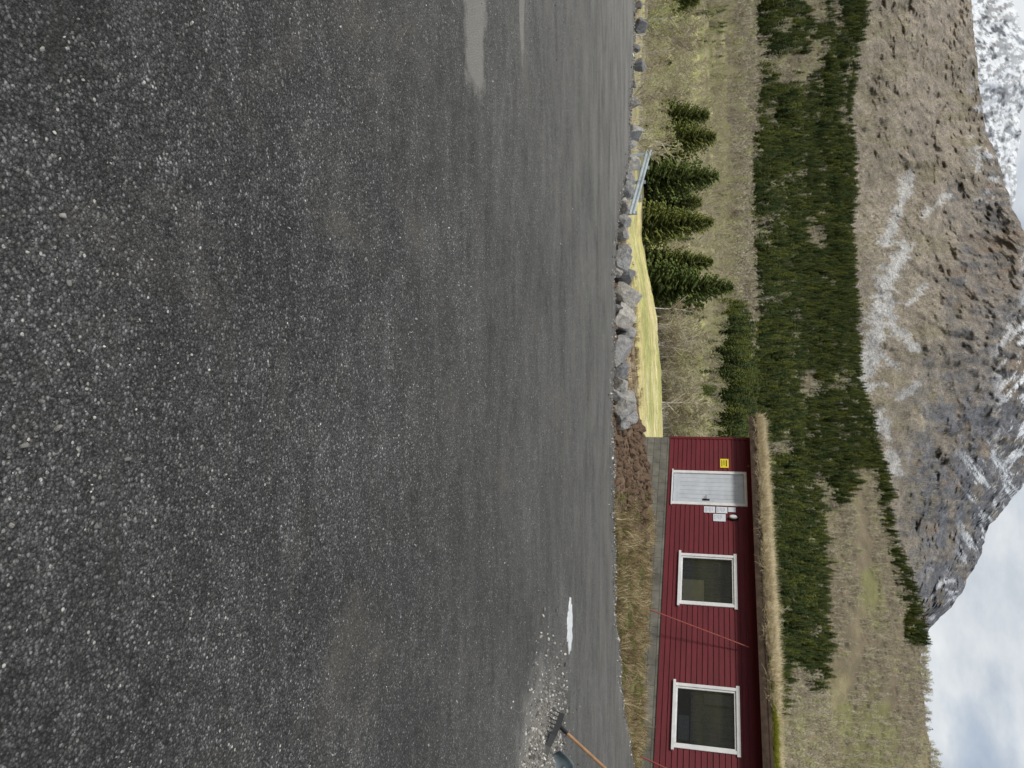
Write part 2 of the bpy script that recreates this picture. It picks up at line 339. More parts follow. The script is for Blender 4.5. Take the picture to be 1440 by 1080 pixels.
SCREE=[([(245,1278),(300,1262),(342,1243)],8),([(352,1275),(395,1245),(430,1238)],13),([(420,1245),(465,1232),(500,1224),(540,1218)],15),([(430,1275),(405,1300)],5),([(455,1250),(490,1290)],7),([(500,1240),(520,1262)],5),([(585,1238),(625,1252),(660,1256)],8),([(275,1335),(300,1300)],5),([(560,1262),(540,1290)],5)]
def colB(A,S,E,yi,xi):
    C=np.zeros(A.shape+(3,)); C[:]=(.245,.215,.175)
    def st(m,c): C[:]=C*(1-m[...,None])+np.array(c)*m[...,None]
    n1=fbm(yi*.02,xi*.03,3,6); n2=fbm(yi*.06,xi*.02,4,5,.6); n3=fbm(yi*.15,xi*.05,6,4,.6)
    st(sstep(.4,.62,n1)*.7,(.275,.24,.20)); st(sstep(.52,.66,n2)*.6,(.20,.18,.12))
    lim=np.interp(yi,[0,200,330,450,560,650,760,880],[1372,1370,1345,1330,1300,1285,1285,1292])
    rz=sstep(-12,25,xi-lim+(n1-.5)*110); st(rz*.8,(.20,.18,.16)); st(rz*sstep(.46,.60,n3),(.135,.13,.13)); st(rz*sstep(.55,.68,n2)*.7,(.225,.175,.135))
    bl=sstep(480,600,yi)*sstep(1260,1315,xi); st(bl*sstep(.34,.54,fbm(yi*.05,xi*.08,8,5))*.9,(.145,.15,.17))
    for pts,w in SCREE:
        d=segd(yi,xi,pts); m=sstep(-.1,.3,(w-d)/w+(fbm(yi*.12,xi*.05,30,6,.7)-.5)*5.0)*(d<w*2.6); st(m*.85,(.39,.385,.38))
    sn=fbm(yi*.09+xi*.10,xi*.05,40,7,.7); k=sstep(1385,1430,xi)*sstep(420,500,yi)+sstep(1428,1442,xi)*.5
    st(np.clip(k,0,1)*sstep(.55,.59,sn)*.85,(.72,.75,.80))
    k2=sstep(1335,1375,xi)*sstep(580,670,yi); st(k2*sstep(.58,.62,fbm(yi*.10-xi*.12,xi*.06,41,7,.7))*.8,(.66,.70,.75))
    k3=sstep(1295,1315,xi)*sstep(780,830,yi); st(k3*sstep(.59,.63,fbm(yi*.12,xi*.1,42,6,.65))*.7,(.6,.63,.68))
    k4=sstep(1350,1390,xi)*(yi<330)*(1-sstep(230,330,yi)); st(k4*sstep(.62,.66,fbm(yi*.1,xi*.08,47,6,.65))*.6,(.6,.63,.68))
    return C
CB=[(-500,1340),(-100,1360),(0,1367),(100,1373),(180,1384),(220,1403),(290,1425),(330,1447),(400,1490),(500,1530),(590,1500),(650,1455),(685,1438),(720,1410),(742,1387),(800,1370),(855,1341),(885,1308),(940,1285),(1080,1270),(1700,1240)]
BB=[(-500,1140),(180,1140),(450,1150),(620,1170),(800,1200),(1080,1220),(1700,1220)]
aB,sB,VB=mountain('mountain',CB,BB,1020,2100,1000,360,200,MOUNT,colB,-.95,.95,100)
def colA(A,S,E,yi,xi):
    C=np.zeros(A.shape+(3,)); C[:]=(.80,.83,.88)  # bluish snow and rock tones paint distance haze into the colour
    n=fbm(yi*.14+xi*.05,xi*.10,200,6,.7); m=sstep(.50,.56,n)*np.interp(xi,[1360,1400,1430],[1,.85,.65])
    C[:]=C*(1-m[...,None])+np.array((.26,.27,.29))*m[...,None]; return C
mountain('snowy_mountain',[(-500,1385),(-100,1405),(0,1426),(30,1437),(60,1447),(130,1446),(180,1434),(230,1431),(290,1424),(400,1400),(700,1300)],[(-500,1150),(700,1150)],3400,4800,700,220,300,MSNOW,colA,-.95,.1,300)
# ================= source plants & scatter =================
def srccoll(name,obs):
    c=bpy.data.collections.new(name)
    for o in obs: c.objects.link(o)
    return c
def spruce(seed,levels,per,stat,w,name,mat=None,dens=1.0,pw=.85):
    rnd=random.Random(seed); v=[];f=[];mi=[]
    tube(v,f,(0,0,-.02),(0,0,.97),.014,.002,6); mi+=[1]*len(f)
    lop=[rnd.uniform(.75,1.25) for _ in range(8)]
    for l in range(levels):
        z0=.03+.95*((l+rnd.random()*.6)/levels); L0=w*(1-z0)**pw+.012
        off=rnd.random()*6.28
        for b in range(per):
            if rnd.random()<.06: continue
            th=off+6.283*b/per+rnd.uniform(-.35,.35); L=L0*rnd.uniform(.62,1.22)*lop[int((th%6.283)/6.284*8)]; dr=rnd.uniform(.15,.5)*(1-z0*1.2)
            dx,dy=math.cos(th),math.sin(th)
            for s in range(stat):
                q=(s+.5+rnd.uniform(-.3,.3))/stat
                r=L*q; z=z0-dr*L*q+.35*L*q*q; wd=(.022+.055*(1-z0))*(1-.45*q)*rnd.uniform(.7,1.3)*dens
                for sg in (-1,1):
                    e=rnd.uniform(.5,1.2)*wd
                    b0=len(v)
                    v.append((dx*(r-.3*wd),dy*(r-.3*wd),z+.004)); v.append((dx*(r+.6*wd),dy*(r+.6*wd),z+.001))
                    v.append((dx*(r+.5*wd)-dy*sg*e,dy*(r+.5*wd)+dx*sg*e,z-rnd.uniform(.1,.6)*wd)); f.append((b0,b0+1,b0+2)); mi.append(0)
                b0=len(v); ax=rnd.uniform(-.5,.5)*wd
                v.append((dx*(r-.5*wd),dy*(r-.5*wd),z)); v.append((dx*(r+.5*wd),dy*(r+.5*wd),z)); v.append((dx*r-dy*ax,dy*r+dx*ax,z-wd*rnd.uniform(.5,1.1))); f.append((b0,b0+1,b0+2)); mi.append(0)
    return mesh_obj(name,v,f,[mat or NEED,BARK],midx=mi,link=False)
def birch(seed,name,stems=1,nb=26,sub=7,tw=3,k=1.0):
    rnd=random.Random(seed); v=[];f=[];mi=[]
    def strip(p,q,w0,w1,m):
        w0*=k; w1*=k
        d=(q-p).normalized(); s=d.cross(Vector((rnd.uniform(-1,1),rnd.uniform(-1,1),rnd.uniform(-1,1)))).normalized()
        b=len(v); v.extend([tuple(p-s*w0),tuple(p+s*w0),tuple(q+s*w1),tuple(q-s*w1)]); f.append((b,b+1,b+2,b+3)); mi.append(m)
    for st in range(stems):
        lean=Vector((rnd.uniform(-.2,.2),rnd.uniform(-.2,.2),1)) if stems>1 else Vector((rnd.uniform(-.06,.06),rnd.uniform(-.06,.06),1))
        pts=[Vector((0,0,-.02))]
        hgt=rnd.uniform(.8,1)
        for i in range(6): pts.append(pts[-1]+(lean+Vector((rnd.uniform(-.12,.12),rnd.uniform(-.12,.12),0))).normalized()*hgt/6)
        for i in range(0,6):
            k0=len(f); tube(v,f,pts[i],pts[i+1],.013*(1-i/6.5)/stems**.5,.013*(1-(i+1)/6.5)/stems**.5,4); mi+= [1]*(len(f)-k0)
        for b in range(nb//stems+4):
            t=rnd.uniform(.2,.98); i=min(5,int(t*6)); p=pts[i].lerp(pts[i+1],t*6-i)
            th=rnd.uniform(0,6.28); L=.30*(1.15-t)**.6*rnd.uniform(.6,1.1); up=rnd.uniform(.5,1.3)
            d=Vector((math.cos(th),math.sin(th),up)).normalized(); q=p+d*L; strip(p,q,.0035,.0018,0)
            for c in range(sub):
                u=rnd.uniform(.25,1); pp=p.lerp(q,u); dd=(d+Vector((rnd.uniform(-.8,.8),rnd.uniform(-.8,.8),rnd.uniform(-.3,.7)))).normalized(); qq=pp+dd*L*.45*rnd.uniform(.5,1); strip(pp,qq,.0022,.0010,0)
                for e in range(tw):
                    u2=rnd.uniform(.3,1); p3=pp.lerp(qq,u2); d3=(dd+Vector((rnd.uniform(-1,1),rnd.uniform(-1,1),rnd.uniform(-.8,.5)))).normalized(); q3=p3+d3*L*.22; strip(p3,q3,.0016,.0008,0)
                    if rnd.random()<.35: strip(q3,q3+d3*.012,.006,.004,2)
    return mesh_obj(name,v,f,[TWIG,BTR,BUD],midx=mi,link=False)
def clump(seed,name,mat,nb=45,spread=.35,h=1.0):
    rnd=random.Random(seed); v=[];f=[]
    for i in range(nb):
        th=rnd.uniform(0,6.28); r=spread*rnd.random()**.7*.9; x,y=r*math.cos(th),r*math.sin(th)
        L=h*rnd.uniform(.3,1); th2=th+rnd.uniform(-1.4,1.4); bend=rnd.uniform(.1,1.1); w=rnd.uniform(.007,.016)
        sx,sy=-math.sin(th2)*w,math.cos(th2)*w; b=len(v); n=3
        for k_ in range(n+1):
            t=k_/n; px=x+math.cos(th2)*bend*L*t*t*.8; py=y+math.sin(th2)*bend*L*t*t*.8; pz=L*t*(1-.4*bend*t)-.03; ww=1-t*.85
            v.append((px-sx*ww,py-sy*ww,pz)); v.append((px+sx*ww,py+sy*ww,pz))
        for k_ in range(n): f.append((b+2*k_,b+2*k_+1,b+2*k_+3,b+2*k_+2))
    return mesh_obj(name,v,f,mat,link=False)
def ico(sub):
    import bmesh
    bm=bmesh.new(); bmesh.ops.create_icosphere(bm,subdivisions=sub,radius=1); V=np.array([v.co[:] for v in bm.verts]); Fc=[tuple(x.index for x in p.verts) for p in bm.faces]; bm.free(); return V,Fc
I1=ico(2); I3=ico(4)
def stone(seed,base,cuts,amp,scale=(1,1,.7)):
    r=np.random.default_rng(seed); V=base[0].copy()
    for i in range(cuts):
        n_=r.normal(size=3); n_/=np.linalg.norm(n_); d=r.uniform(.5,.82); k_=V@n_-d; V=V-np.maximum(k_,0)[:,None]*n_*.97
    s_=seed*3.7
    off=np.array([mnoise.fractal(Vector(p)*1.8+Vector((s_,s_,0)),1.0,2.0,4) for p in V]); V=V*(1+amp*off)[:,None]
    return V*np.array(scale)
def pebble(seed): 
    return mesh_obj('pebble_shape',stone(seed,I1,7,.10,(1,.8,.6)).tolist(),I1[1],PEB,link=False)
def scatter(name,P,S,R,coll,parent=None):
    me=bpy.data.meshes.new(name); me.vertices.add(len(P)); me.vertices.foreach_set('co',np.asarray(P,np.float32).ravel())
    for nm,arr in (('scv',S),('rotv',R)):
        at=me.attributes.new(nm,'FLOAT_VECTOR','POINT'); at.data.foreach_set('vector',np.asarray(arr,np.float32).ravel())
    me.update(); ob=bpy.data.objects.new(name,me); sc.collection.objects.link(ob)
    ng=bpy.data.node_groups.new(name,'GeometryNodeTree'); ng.interface.new_socket('Geometry',in_out='INPUT',socket_type='NodeSocketGeometry'); ng.interface.new_socket('Geometry',in_out='OUTPUT',socket_type='NodeSocketGeometry')
    N=ng.nodes; gi=N.new('NodeGroupInput'); go=N.new('NodeGroupOutput'); ip=N.new('GeometryNodeInstanceOnPoints'); ci=N.new('GeometryNodeCollectionInfo')
    ci.inputs['Collection'].default_value=coll; ci.inputs['Separate Children'].default_value=True; ci.inputs['Reset Children'].default_value=True
    ip.inputs['Pick Instance'].default_value=True
    ng.links.new(gi.outputs[0],ip.inputs['Points']); ng.links.new(ci.outputs[0],ip.inputs['Instance'])
    for nm,sk in (('scv','Scale'),('rotv','Rotation')):
        na=N.new('GeometryNodeInputNamedAttribute'); na.data_type='FLOAT_VECTOR'; na.inputs['Name'].default_value=nm
        ng.links.new(na.outputs[0],ip.inputs[sk])
    ng.links.new(ip.outputs[0],go.inputs[0]); md=ob.modifiers.new('inst','NODES'); md.node_group=ng
    if parent: ob.parent=parent
    return ob
def su(n,lo,hi,asp=.15,p=1.0):
    s=lo+(hi-lo)*RNG.random(n)**p; return np.stack([s*RNG.uniform(1-asp,1+asp,n),s*RNG.uniform(1-asp,1+asp,n),s],1)
def rz(n,t=.04): return np.stack([RNG.normal(0,t,n),RNG.normal(0,t,n),RNG.uniform(0,6.28,n)],1)
C_SPR=srccoll('spruce_sources',[spruce(i,18,7,4,.22+.025*i,'spruce_shape',None,1.35) for i in range(4)])
C_BIR=srccoll('birch_sources',[birch(i,'birch_shape',1+(i%2)*2,24,6,2,1.7) for i in range(5)])
C_FAR=srccoll('far_birch_sources',[birch(i+20,'birch_shape',1+(i%2)*2,18,4,0,4.2) for i in range(5)])
C_DRY=srccoll('dry_grass_sources',[clump(i,'grass_tuft',DRY) for i in range(4)])
C_STR=srccoll('roof_straw_sources',[clump(i+30,'straw_tuft',STRAW,50,.5) for i in range(4)])
C_GRN=srccoll('green_grass_sources',[clump(i+9,'grass_tuft',GRN) for i in range(3)])
C_MOS=srccoll('moss_sources',[clump(i+19,'moss_tuft',MOSS,70,.7) for i in range(3)])
C_PEB=srccoll('pebble_sources',[pebble(i) for i in range(5)])
def fan(n,a0,a1,y0,y1):
    a=RNG.uniform(a0,a1,n*3); y=np.sqrt(RNG.uniform(y0*y0,y1*y1,n*3))[:n]; a=a[:n]; return a*y,y
X,Y=fan(33000,-.7,.7,390,960); Z=H(X,Y); a_,ye,yi,xi=zone(X,Y,Z); m=forest_mask(yi,xi,ye,X,Y)
hh_=fbm(X*.015,Y*.015,61,3)
X,Y,Z=X[m],Y[m],Z[m]; n=len(X); S=su(n,5,18,.25,1.2)*(.6+.8*hh_[m])[:,None]; S[(yi[m]>700)&(xi[m]>1200)]*=.75
P=[np.stack([X,Y,Z],1)]; SS=[S]
X,Y=fan(2600,-.1,.09,290,400); Z=H(X,Y); m=fbm(X*.03,Y*.03,15,3)>.42
m&=RNG.random(len(X))<np.interp((X/Y),[-.1,-.06,.02,.09],[.08,.25,.4,.5])
X,Y,Z=X[m],Y[m],Z[m]; P.append(np.stack([X,Y,Z],1)); SS.append(su(len(X),8,16))
X,Y=fan(1500,-.6,.6,150,380); Z=H(X,Y); m=(fbm(X*.02,Y*.02,71,3)>.66)|((X/Y<-.42)&(RNG.random(len(X))<.10)); X,Y,Z=X[m],Y[m],Z[m]; P.append(np.stack([X,Y,Z],1)); SS.append(su(len(X),3,7))
P=np.concatenate(P); SS=np.concatenate(SS); scatter('spruce_forest',P,SS,rz(len(P)),C_SPR)
print('spruces',len(P))
PP=[];SS=[]
def addb(n,a0,a1,y0,y1,lo,hi,cond):
    X,Y=fan(n,a0,a1,y0,y1); Z=H(X,Y); a_,ye,yi,xi=zone(X,Y,Z); m=cond(a_,ye,yi,xi,X,Y); X,Y,Z=X[m],Y[m],Z[m]; PP.append(np.stack([X,Y,Z],1)); SS.append(su(len(X),lo,hi,.3))
addb(7000,-.65,.65,115,420,3,8,lambda a,ye,yi,xi,X,Y:(fbm(X*.025,Y*.025,91,4)>.43)&(ye>112))
addb(380,-.10,.12,100,150,4.5,8.5,lambda a,ye,yi,xi,X,Y:ye>99)
addb(420,-.62,-.3,24,110,1.2,3.2,lambda a,ye,yi,xi,X,Y:fbm(X*.08,Y*.08,91,4)>.44)
P=np.concatenate(PP); S_=np.concatenate(SS); scatter('birch_thicket',P,S_,rz(len(P)),C_BIR); print('birch',len(P))
PP=[];SS=[]
addb(7500,-.65,.65,380,520,6,11,lambda a,ye,yi,xi,X,Y:~forest_mask(yi,xi,ye,X,Y)&(fbm(X*.02,Y*.02,14,3)>.36))
addb(15000,-.65,.65,520,960,7,13,lambda a,ye,yi,xi,X,Y:~forest_mask(yi,xi,ye,X,Y)&(fbm(X*.02,Y*.02,17,4)>.36))
addb(3000,-.65,.65,420,900,9,15,lambda a,ye,yi,xi,X,Y:forest_mask(yi,xi,ye,X,Y)&(fbm(X*.03,Y*.03,114,3)>.5))
nr,nc=len(sB),len(aB); ii=RNG.integers(0,int(nr*.55),30000); jj=RNG.integers(0,nc,30000); p=VB[ii,jj]; q=VB[ii+1,np.minimum(jj+1,nc-1)]; t=RNG.random((30000,1)); p=p*(1-t)+q*t
yi,xi=inv(p[:,0]/p[:,1],(p[:,2]-EYE)/p[:,1]); keep=(RNG.random(30000)<np.interp(xi,[1150,1290,1340,1370],[1,.7,.25,0])); 
for pts,w in SCREE: keep&=segd(yi,xi,pts)>w*.8
keep&=np.abs(p[:,0]/p[:,1])<.55
p=p[keep]; PP.append(p); SS.append(su(len(p),5,9,.3))
P=np.concatenate(PP); S_=np.concatenate(SS); scatter('birch_woodland',P,S_,rz(len(P)),C_FAR); print('far birch',len(P))
# free-standing spruces
for i,(yy,Yd,h,w) in enumerate([(170,112,9.0,.38),(200,107,9.8,.38),(254,106,10.2,.38),(290,110,8.2,.38),(318,102,9.4,.34),(406,110,12.0,.32),(374,114,9.8,.32),(434,122,8.6,.30),(226,124,4.6,.42),(8,90,6.0,.36),(-30,100,7,.34),(32,130,5.2,.38),(92,122,3.4,.4)]):
    X=(yy-540)/F/1.01*Yd; Z=float(H(np.array([X]),np.array([Yd]))[0]); o=spruce(50+i,40,12,7,w,'spruce_tree',NEED2,1.2,.62+.04*(i%3)); sc.collection.objects.link(o); o.location=(X,Yd,Z-.1); o.scale=(h,h,h); o.rotation_euler=(.02*(i%3-1),.02*(i%2),i*1.3)
# ---- pebbles on the yard
n=90000; X=RNG.uniform(-4.5,4.5,n); Y=RNG.uniform(.7,9,n); cl=fbm(X*1.3,Y*1.3,17,4); 
m=(np.abs(X)<Y*.62+.35)&(RNG.random(n)<np.clip((cl-.38)*3.0,0.04,1)*np.interp(Y,[.7,2,4,9],[1,.6,.22,.10])); X,Y=X[m],Y[m]
n=len(X); s=np.exp(RNG.normal(math.log(.0026),.52,n)).clip(.0012,.014); Z=lotz(X,Y)+s*.3
scatter('loose_gravel',np.stack([X,Y,Z],1),np.repeat(s[:,None],3,1),RNG.uniform(0,6.28,(n,3)),C_PEB); print('peb',n)
n=6000; a=RNG.uniform(-.7,.7,n); e=lot_edge(a); Y=e+RNG.normal(0,.25,n); X=a*Y; Z=np.maximum(H(X,Y),np.where(Y<e,.02,-9)); s=np.exp(RNG.normal(math.log(.010),.5,n)).clip(.004,.05)
scatter('edge_gravel',np.stack([X,Y,Z+s*.2],1),np.repeat(s[:,None],3,1),RNG.uniform(0,6.28,(n,3)),C_PEB)
# gravel pile
gx,gy=3.95,6.9
def pile(X,Y): 
    d=np.hypot((X-gx)/1.0,(Y-gy)/1.15); return .22*np.clip(1-d,0,1)**1.3*(1+.5*(fbm(X*5,Y*5,8,3)-.5))
u=np.linspace(-1,1,60); U,W=np.meshgrid(u,u); X=gx+U*1.1; Y=gy+W*1.25; dd=np.hypot(U*1.1,W*1.25/1.15); Zp=pile(X,Y)+np.where(dd<.93+.1*vn(U*5,W*5,3),.028,-.03); grid_obj('gravel_pile',np.stack([X,Y,Zp],-1),vary('gravel_fill',(.17,.16,.145),60,.5,bump=.6))
n=15000; X=gx+RNG.normal(0,.54,n); Y=gy+RNG.normal(0,.55,n); s=np.exp(RNG.normal(math.log(.009),.45,n)).clip(.004,.03)
scatter('pile_gravel_stones',np.stack([X,Y,pile(X,Y)+.024+s*.3],1),np.repeat(s[:,None],3,1),RNG.uniform(0,6.28,(n,3)),C_PEB)
# snow patch
th=np.linspace(0,2*math.pi,128,endpoint=False); rs=np.linspace(0,1,12); TT,RS=np.meshgrid(th,rs)
rad=.45+1.1*fbm(np.cos(TT)*3.6+3,np.sin(TT)*3.6+3,6,5,.65); X=2.72+RS*rad*np.cos(TT)*.31; Y=8.5+RS*rad*np.sin(TT)*.15; Z=lotz(X,Y)+.006+.010*(1-RS**3)*(.4+1.2*fbm(X*14,Y*14,3,3)); Z[-1]-=.03
grid_obj('snow_patch',np.stack([X,Y,Z],-1),SNOWM,wrap=True)
# ---- boulders
B=[(366,13.1,.50,.36),(390,13.3,.32,.42),(417,13.2,.44,.44),(447,13.1,.50,.36),(470,13.4,.32,.34),(494,13.1,.48,.30),(519,13.2,.34,.28),(541,13.1,.38,.27),(571,13.3,.50,.42),(588,13.9,.32,.30),(598,13.6,.26,.2),(352,13.5,.34,.24),(430,13.9,.4,.28),(480,13.9,.4,.25),(381,13.0,.2,.16),(433,12.9,.2,.16),(508,12.9,.22,.16),(555,12.9,.2,.18),
 (40,16.6,.32,.34),(95,16.2,.28,.32),(146,15.9,.24,.22),(188,15.2,.36,.36),(205,14.9,.22,.2),(232,14.7,.32,.28),(250,14.4,.24,.22),(268,14.1,.32,.24),(292,13.8,.32,.24),(312,13.6,.30,.26),(328,13.4,.26,.26),(70,16.5,.16,.14),(120,16.1,.16,.12),(-30,17,.4,.3),(10,16.8,.2,.16)]
for i,(yy,Yd,w,h) in enumerate(B):
    X=(yy-540)/F/1.003*Yd; z=float(H(np.array([X]),np.array([Yd]))[0])
    o=mesh_obj('boulder',stone(200+i,I3,15,.06,(1,1,1)).tolist(),I3[1],ROCK); o.location=(X,Yd,max(z,-.08)+h*.40); o.scale=(w*.62,w*.55,h*.74); o.rotation_euler=(random.uniform(-.3,.3),random.uniform(-.3,.3),random.uniform(0,6))
# ---- guard rail
gp=empty('guard_rail'); p0=Vector((-9.9,33,-1.12)); p1=Vector((-6.40,29.2,-1.46)); dv=(p1-p0); nn=Vector((-dv.y,dv.x,0)).normalized(); v=[];f=[]
prof=[(0,.12),(.03,.095),(.035,.06),(0,.02),(0,-.02),(.035,-.06),(.03,-.095),(0,-.12)]
for kk in range(9):
    for (o_,z_) in prof:
        q=p0+dv*kk/8 - nn*o_; v.append((q.x,q.y,q.z+z_))
for kk in range(8):
    for j in range(7): b=kk*8+j; f.append((b,b+8,b+9,b+1))
rail=mesh_obj('rail_beam',v,f,METAL,gp); m=rail.modifiers.new('s','SOLIDIFY'); m.thickness=.01
v=[];f=[]
for kk in (0.04,.27,.5,.73,.96):
    q=p0+dv*kk+nn*.07; zg=float(H(np.array([q.x]),np.array([q.y]))[0]); box(v,f,q.x-.06,q.x+.06,q.y-.06,q.y+.06,zg-.2,q.z+.19)
mesh_obj('rail_posts',v,f,METAL,gp)
# ================= house =================
hs=empty('red_wooden_house',(1.62,24,0),math.atan2(-.694,.720)); LEN=14.0; DEP=7.0; ZB,ZT=.28,2.60
OP=[(1.30,2.50,.42,2.47),(4.09,5.59,.72,2.07),(7.64,9.13,.70,2.07),(11.4,12.9,.7,2.07)]
v=[];f=[]; nb=18; bh=(ZT-ZB)/nb
for i in range(nb):
    z0=ZB+i*bh; z1=z0+bh; zc=(z0+z1)/2; cuts=sorted([(o[0]+.03,o[1]-.03) for o in OP if o[2]<zc<o[3]]); x=.09; segs=[]
    for c0,c1 in cuts: segs.append((x,c0)); x=c1
    segs.append((x,LEN-.09))
    for x0,x1 in segs:
        b=len(v); yb,yt=-.026-random.uniform(0,.003),-.004
        v+=[(x0,yb,z0),(x1,yb,z0),(x1,yt,z1),(x0,yt,z1),(x0,.02,z0),(x1,.02,z0),(x1,.02,z1),(x0,.02,z1)]
        f+=[(b,b+1,b+2,b+3),(b,b+4,b+5,b+1),(b,b+3,b+7,b+4),(b+1,b+5,b+6,b+2),(b+3,b+2,b+6,b+7)]
mesh_obj('front_siding',v,f,RED,hs)
boxes('corner_boards',[(0,.088,-.034,.05,ZB-.01,ZT),(LEN-.088,LEN,-.034,.05,ZB-.01,ZT)],RED,hs)
boxes('side_and_rear_walls',[(0.003,.10,.052,DEP-.1,ZB,ZT+.2),(LEN-.1,LEN-.003,.052,DEP-.1,ZB,ZT+.2),(0.003,LEN-.003,DEP-.098,DEP,ZB,ZT)],RED,hs)
boxes('interior_floor_ceiling',[(.11,LEN-.11,.06,DEP-.11,ZB,ZB+.02),(.11,LEN-.11,.06,DEP-.11,ZT-.03,ZT-.01),(.11,LEN-.11,2.2,2.25,ZB+.03,ZT-.04)],ROOM,hs)
boxes('foundation',[(.02,LEN-.02,.0,DEP-.02,-1.2,ZB-.012),(3.0,LEN-.1,-.05,-.003,-.6,-.02)],CONC,hs)
boxes('foundation_cap',[(0,LEN,-.02,.05,ZB-.011,ZB-.001)],DARKW,hs)
boxes('door_frame',[(1.30,1.39,-.045,.02,.42,2.47),(2.41,2.50,-.045,.02,.42,2.47),(1.392,2.408,-.047,.02,2.39,2.47),(1.27,2.53,-.07,.02,.38,.418)],WHITE,hs,.004)
dl=[]
for i in range(7): dl.append((1.396+i*.1442,1.396+(i+1)*.1442-.004,-.006,.02,.425,2.386))
boxes('door_leaf',dl,DOORW,hs,.002)
boxes('door_backing',[(1.396,2.404,.021,.04,.425,2.386)],DOORW,hs)
boxes('door_rails',[(1.40,2.40,-.016,-.0065,.44,.60),(1.40,2.40,-.016,-.0065,2.24,2.37)],DOORW,hs,.003)
v=[];f=[]; tube(v,f,(2.30,-.014,1.35),(2.30,-.06,1.35),.012,.012); tube(v,f,(2.31,-.06,1.35),(2.17,-.06,1.35),.011,.009); box(v,f,2.27,2.33,-.019,-.0125,1.25,1.45); mesh_obj('door_handle',v,f,BLACK,hs)
for i,(x0,x1,z0,z1) in enumerate(OP[1:]):
    w=.075
    boxes('window_casing',[(x0,x0+w,-.05,.03,z0,z1),(x1-w,x1,-.05,.03,z0,z1),(x0-.05,x1+.05,-.056,.03,z1+.001,z1+.08),(x0-.06,x1+.06,-.085,.03,z0-.06,z0-.001)],WHITE,hs,.004)
    s0,s1=x0+w+.002,x1-w-.002
    boxes('window_sash',[(s0,s0+.04,-.02,.03,z0+.002,z1-.002),(s1-.04,s1,-.02,.03,z0+.002,z1-.002),(s0+.042,s1-.042,-.02,.03,z1-.045,z1-.002),(s0+.042,s1-.042,-.02,.03,z0+.002,z0+.045)],WHITE,hs,.003)
    mesh_obj('window_glass_pane',[(s0+.03,.008,z0+.03),(s1-.03,.008,z0+.03),(s1-.03,.008,z1-.03),(s0+.03,.008,z1-.03)],[(0,1,2,3)],GLASS,hs)
    v=[];f=[]; n=90; zt=z1-.03; zb=z0+(.02 if i==0 else .35)
    for j in range(n+1):
        xx_=s0+.03+(s1-s0-.06)*j/n; yy_=.16+.02*math.sin(j*.9)+.01*math.sin(j*.37); v+=[(xx_,yy_,zb),(xx_,yy_,zt)]
    for j in range(n): f.append((2*j,2*j+2,2*j+3,2*j+1))
    mesh_obj('curtain',v,f,CURT,hs,smooth=True)
boxes('cardboard_panel',[(4.82,5.44,.05,.07,.78,1.32)],BEIGE,hs)
boxes('grey_panels',[(7.8,8.05,.07,.12,1.35,1.95),(8.35,8.9,.07,.12,.78,1.02)],CURT,hs)  # plain grey panels behind the second window
boxes('warning_sign',[(.84,1.17,-.045,-.033,1.74,1.98)],YEL,hs,.003); boxes('sign_text',[(.89,1.12,-.047,-.0455,1.90,1.93),(.89,1.08,-.047,-.0455,1.84,1.86),(.89,1.12,-.047,-.0455,1.78,1.80)],BLACK,hs)
boxes('notices',[(2.54,2.75,-.034,-.031,1.30,1.60),(2.54,2.75,-.034,-.031,1.63,1.93),(2.78,3.02,-.034,-.031,1.55,1.88),(2.54,2.70,-.034,-.031,1.95,2.15)],PAPER,hs)
L=[]
for (x0,z0) in ((2.57,1.33),(2.57,1.66),(2.81,1.58)):
    for j in range(6): L.append((x0,x0+.15-.04*(j%3==2),-.036,-.0345,z0+j*.038,z0+j*.038+.008))
boxes('notice_text',L,INK,hs)
v=[];f=[]
def disc(cx,cz,rx,rz_,y0,y1):
    b=len(v); n=24
    for y_,k_ in ((y0,1),(y1,.8)):
        for j in range(n): v.append((cx+rx*k_*math.cos(j*6.2832/n),y_,cz+rz_*k_*math.sin(j*6.2832/n)))
    for j in range(n): f.append((b+j,b+(j+1)%n,b+n+(j+1)%n,b+n+j))
    f.append(tuple(b+n+j for j in range(n)))
disc(2.9,2.08,.085,.14,-.03,-.09); mesh_obj('wall_lamp_housing',v,f,BLACK,hs)
v=[];f=[]; disc(2.9,2.08,.06,.11,-.088,-.13); mesh_obj('wall_lamp_glass',v,f,WHITE,hs)
# roof
E0,R0=2.66,3.06
def rsl(y): return E0+(R0-E0)*(1-abs(y-3.5)/4.0)
xa,xb=-.40,LEN+.4
v=[]
pr=[(-.5,rsl(-.5)-.06),(3.5,R0-.06),(7.5,E0-.06),(7.5,E0+.06),(3.5,R0+.06),(-.5,E0+.06)]
for x in (xa,xb):
    for y,z in pr: v.append((x,y,z))
f=[(0,1,7,6),(1,2,8,7),(2,3,9,8),(3,4,10,9),(4,5,11,10),(5,0,6,11),(5,4,1,0),(4,3,2,1),(6,7,10,11),(7,8,9,10)]
mesh_obj('roof_deck',v,f,DARKW,hs)
boxes('fascia_board',[(xa-.03,xb+.03,-.54,-.503,E0-.09,E0+.03),],DARKW,hs,.004)
v=[];f=[]; tube(v,f,(xa,-.46,E0+.09),(xb,-.46,E0+.09),.055,.05,10); mesh_obj('eave_log',v,f,DARKW,hs)
x=np.linspace(xa,xb,260); y=np.linspace(-.40,7.4,70); XX,YY=np.meshgrid(x,y); ZZ=rsl(YY)+.08+.14*fbm(XX*2.2,YY*2.2,5,4)
ZZ[0]-=.10; o=grid_obj('roof_turf',np.stack([XX,YY,ZZ],-1),TURF); o.parent=hs
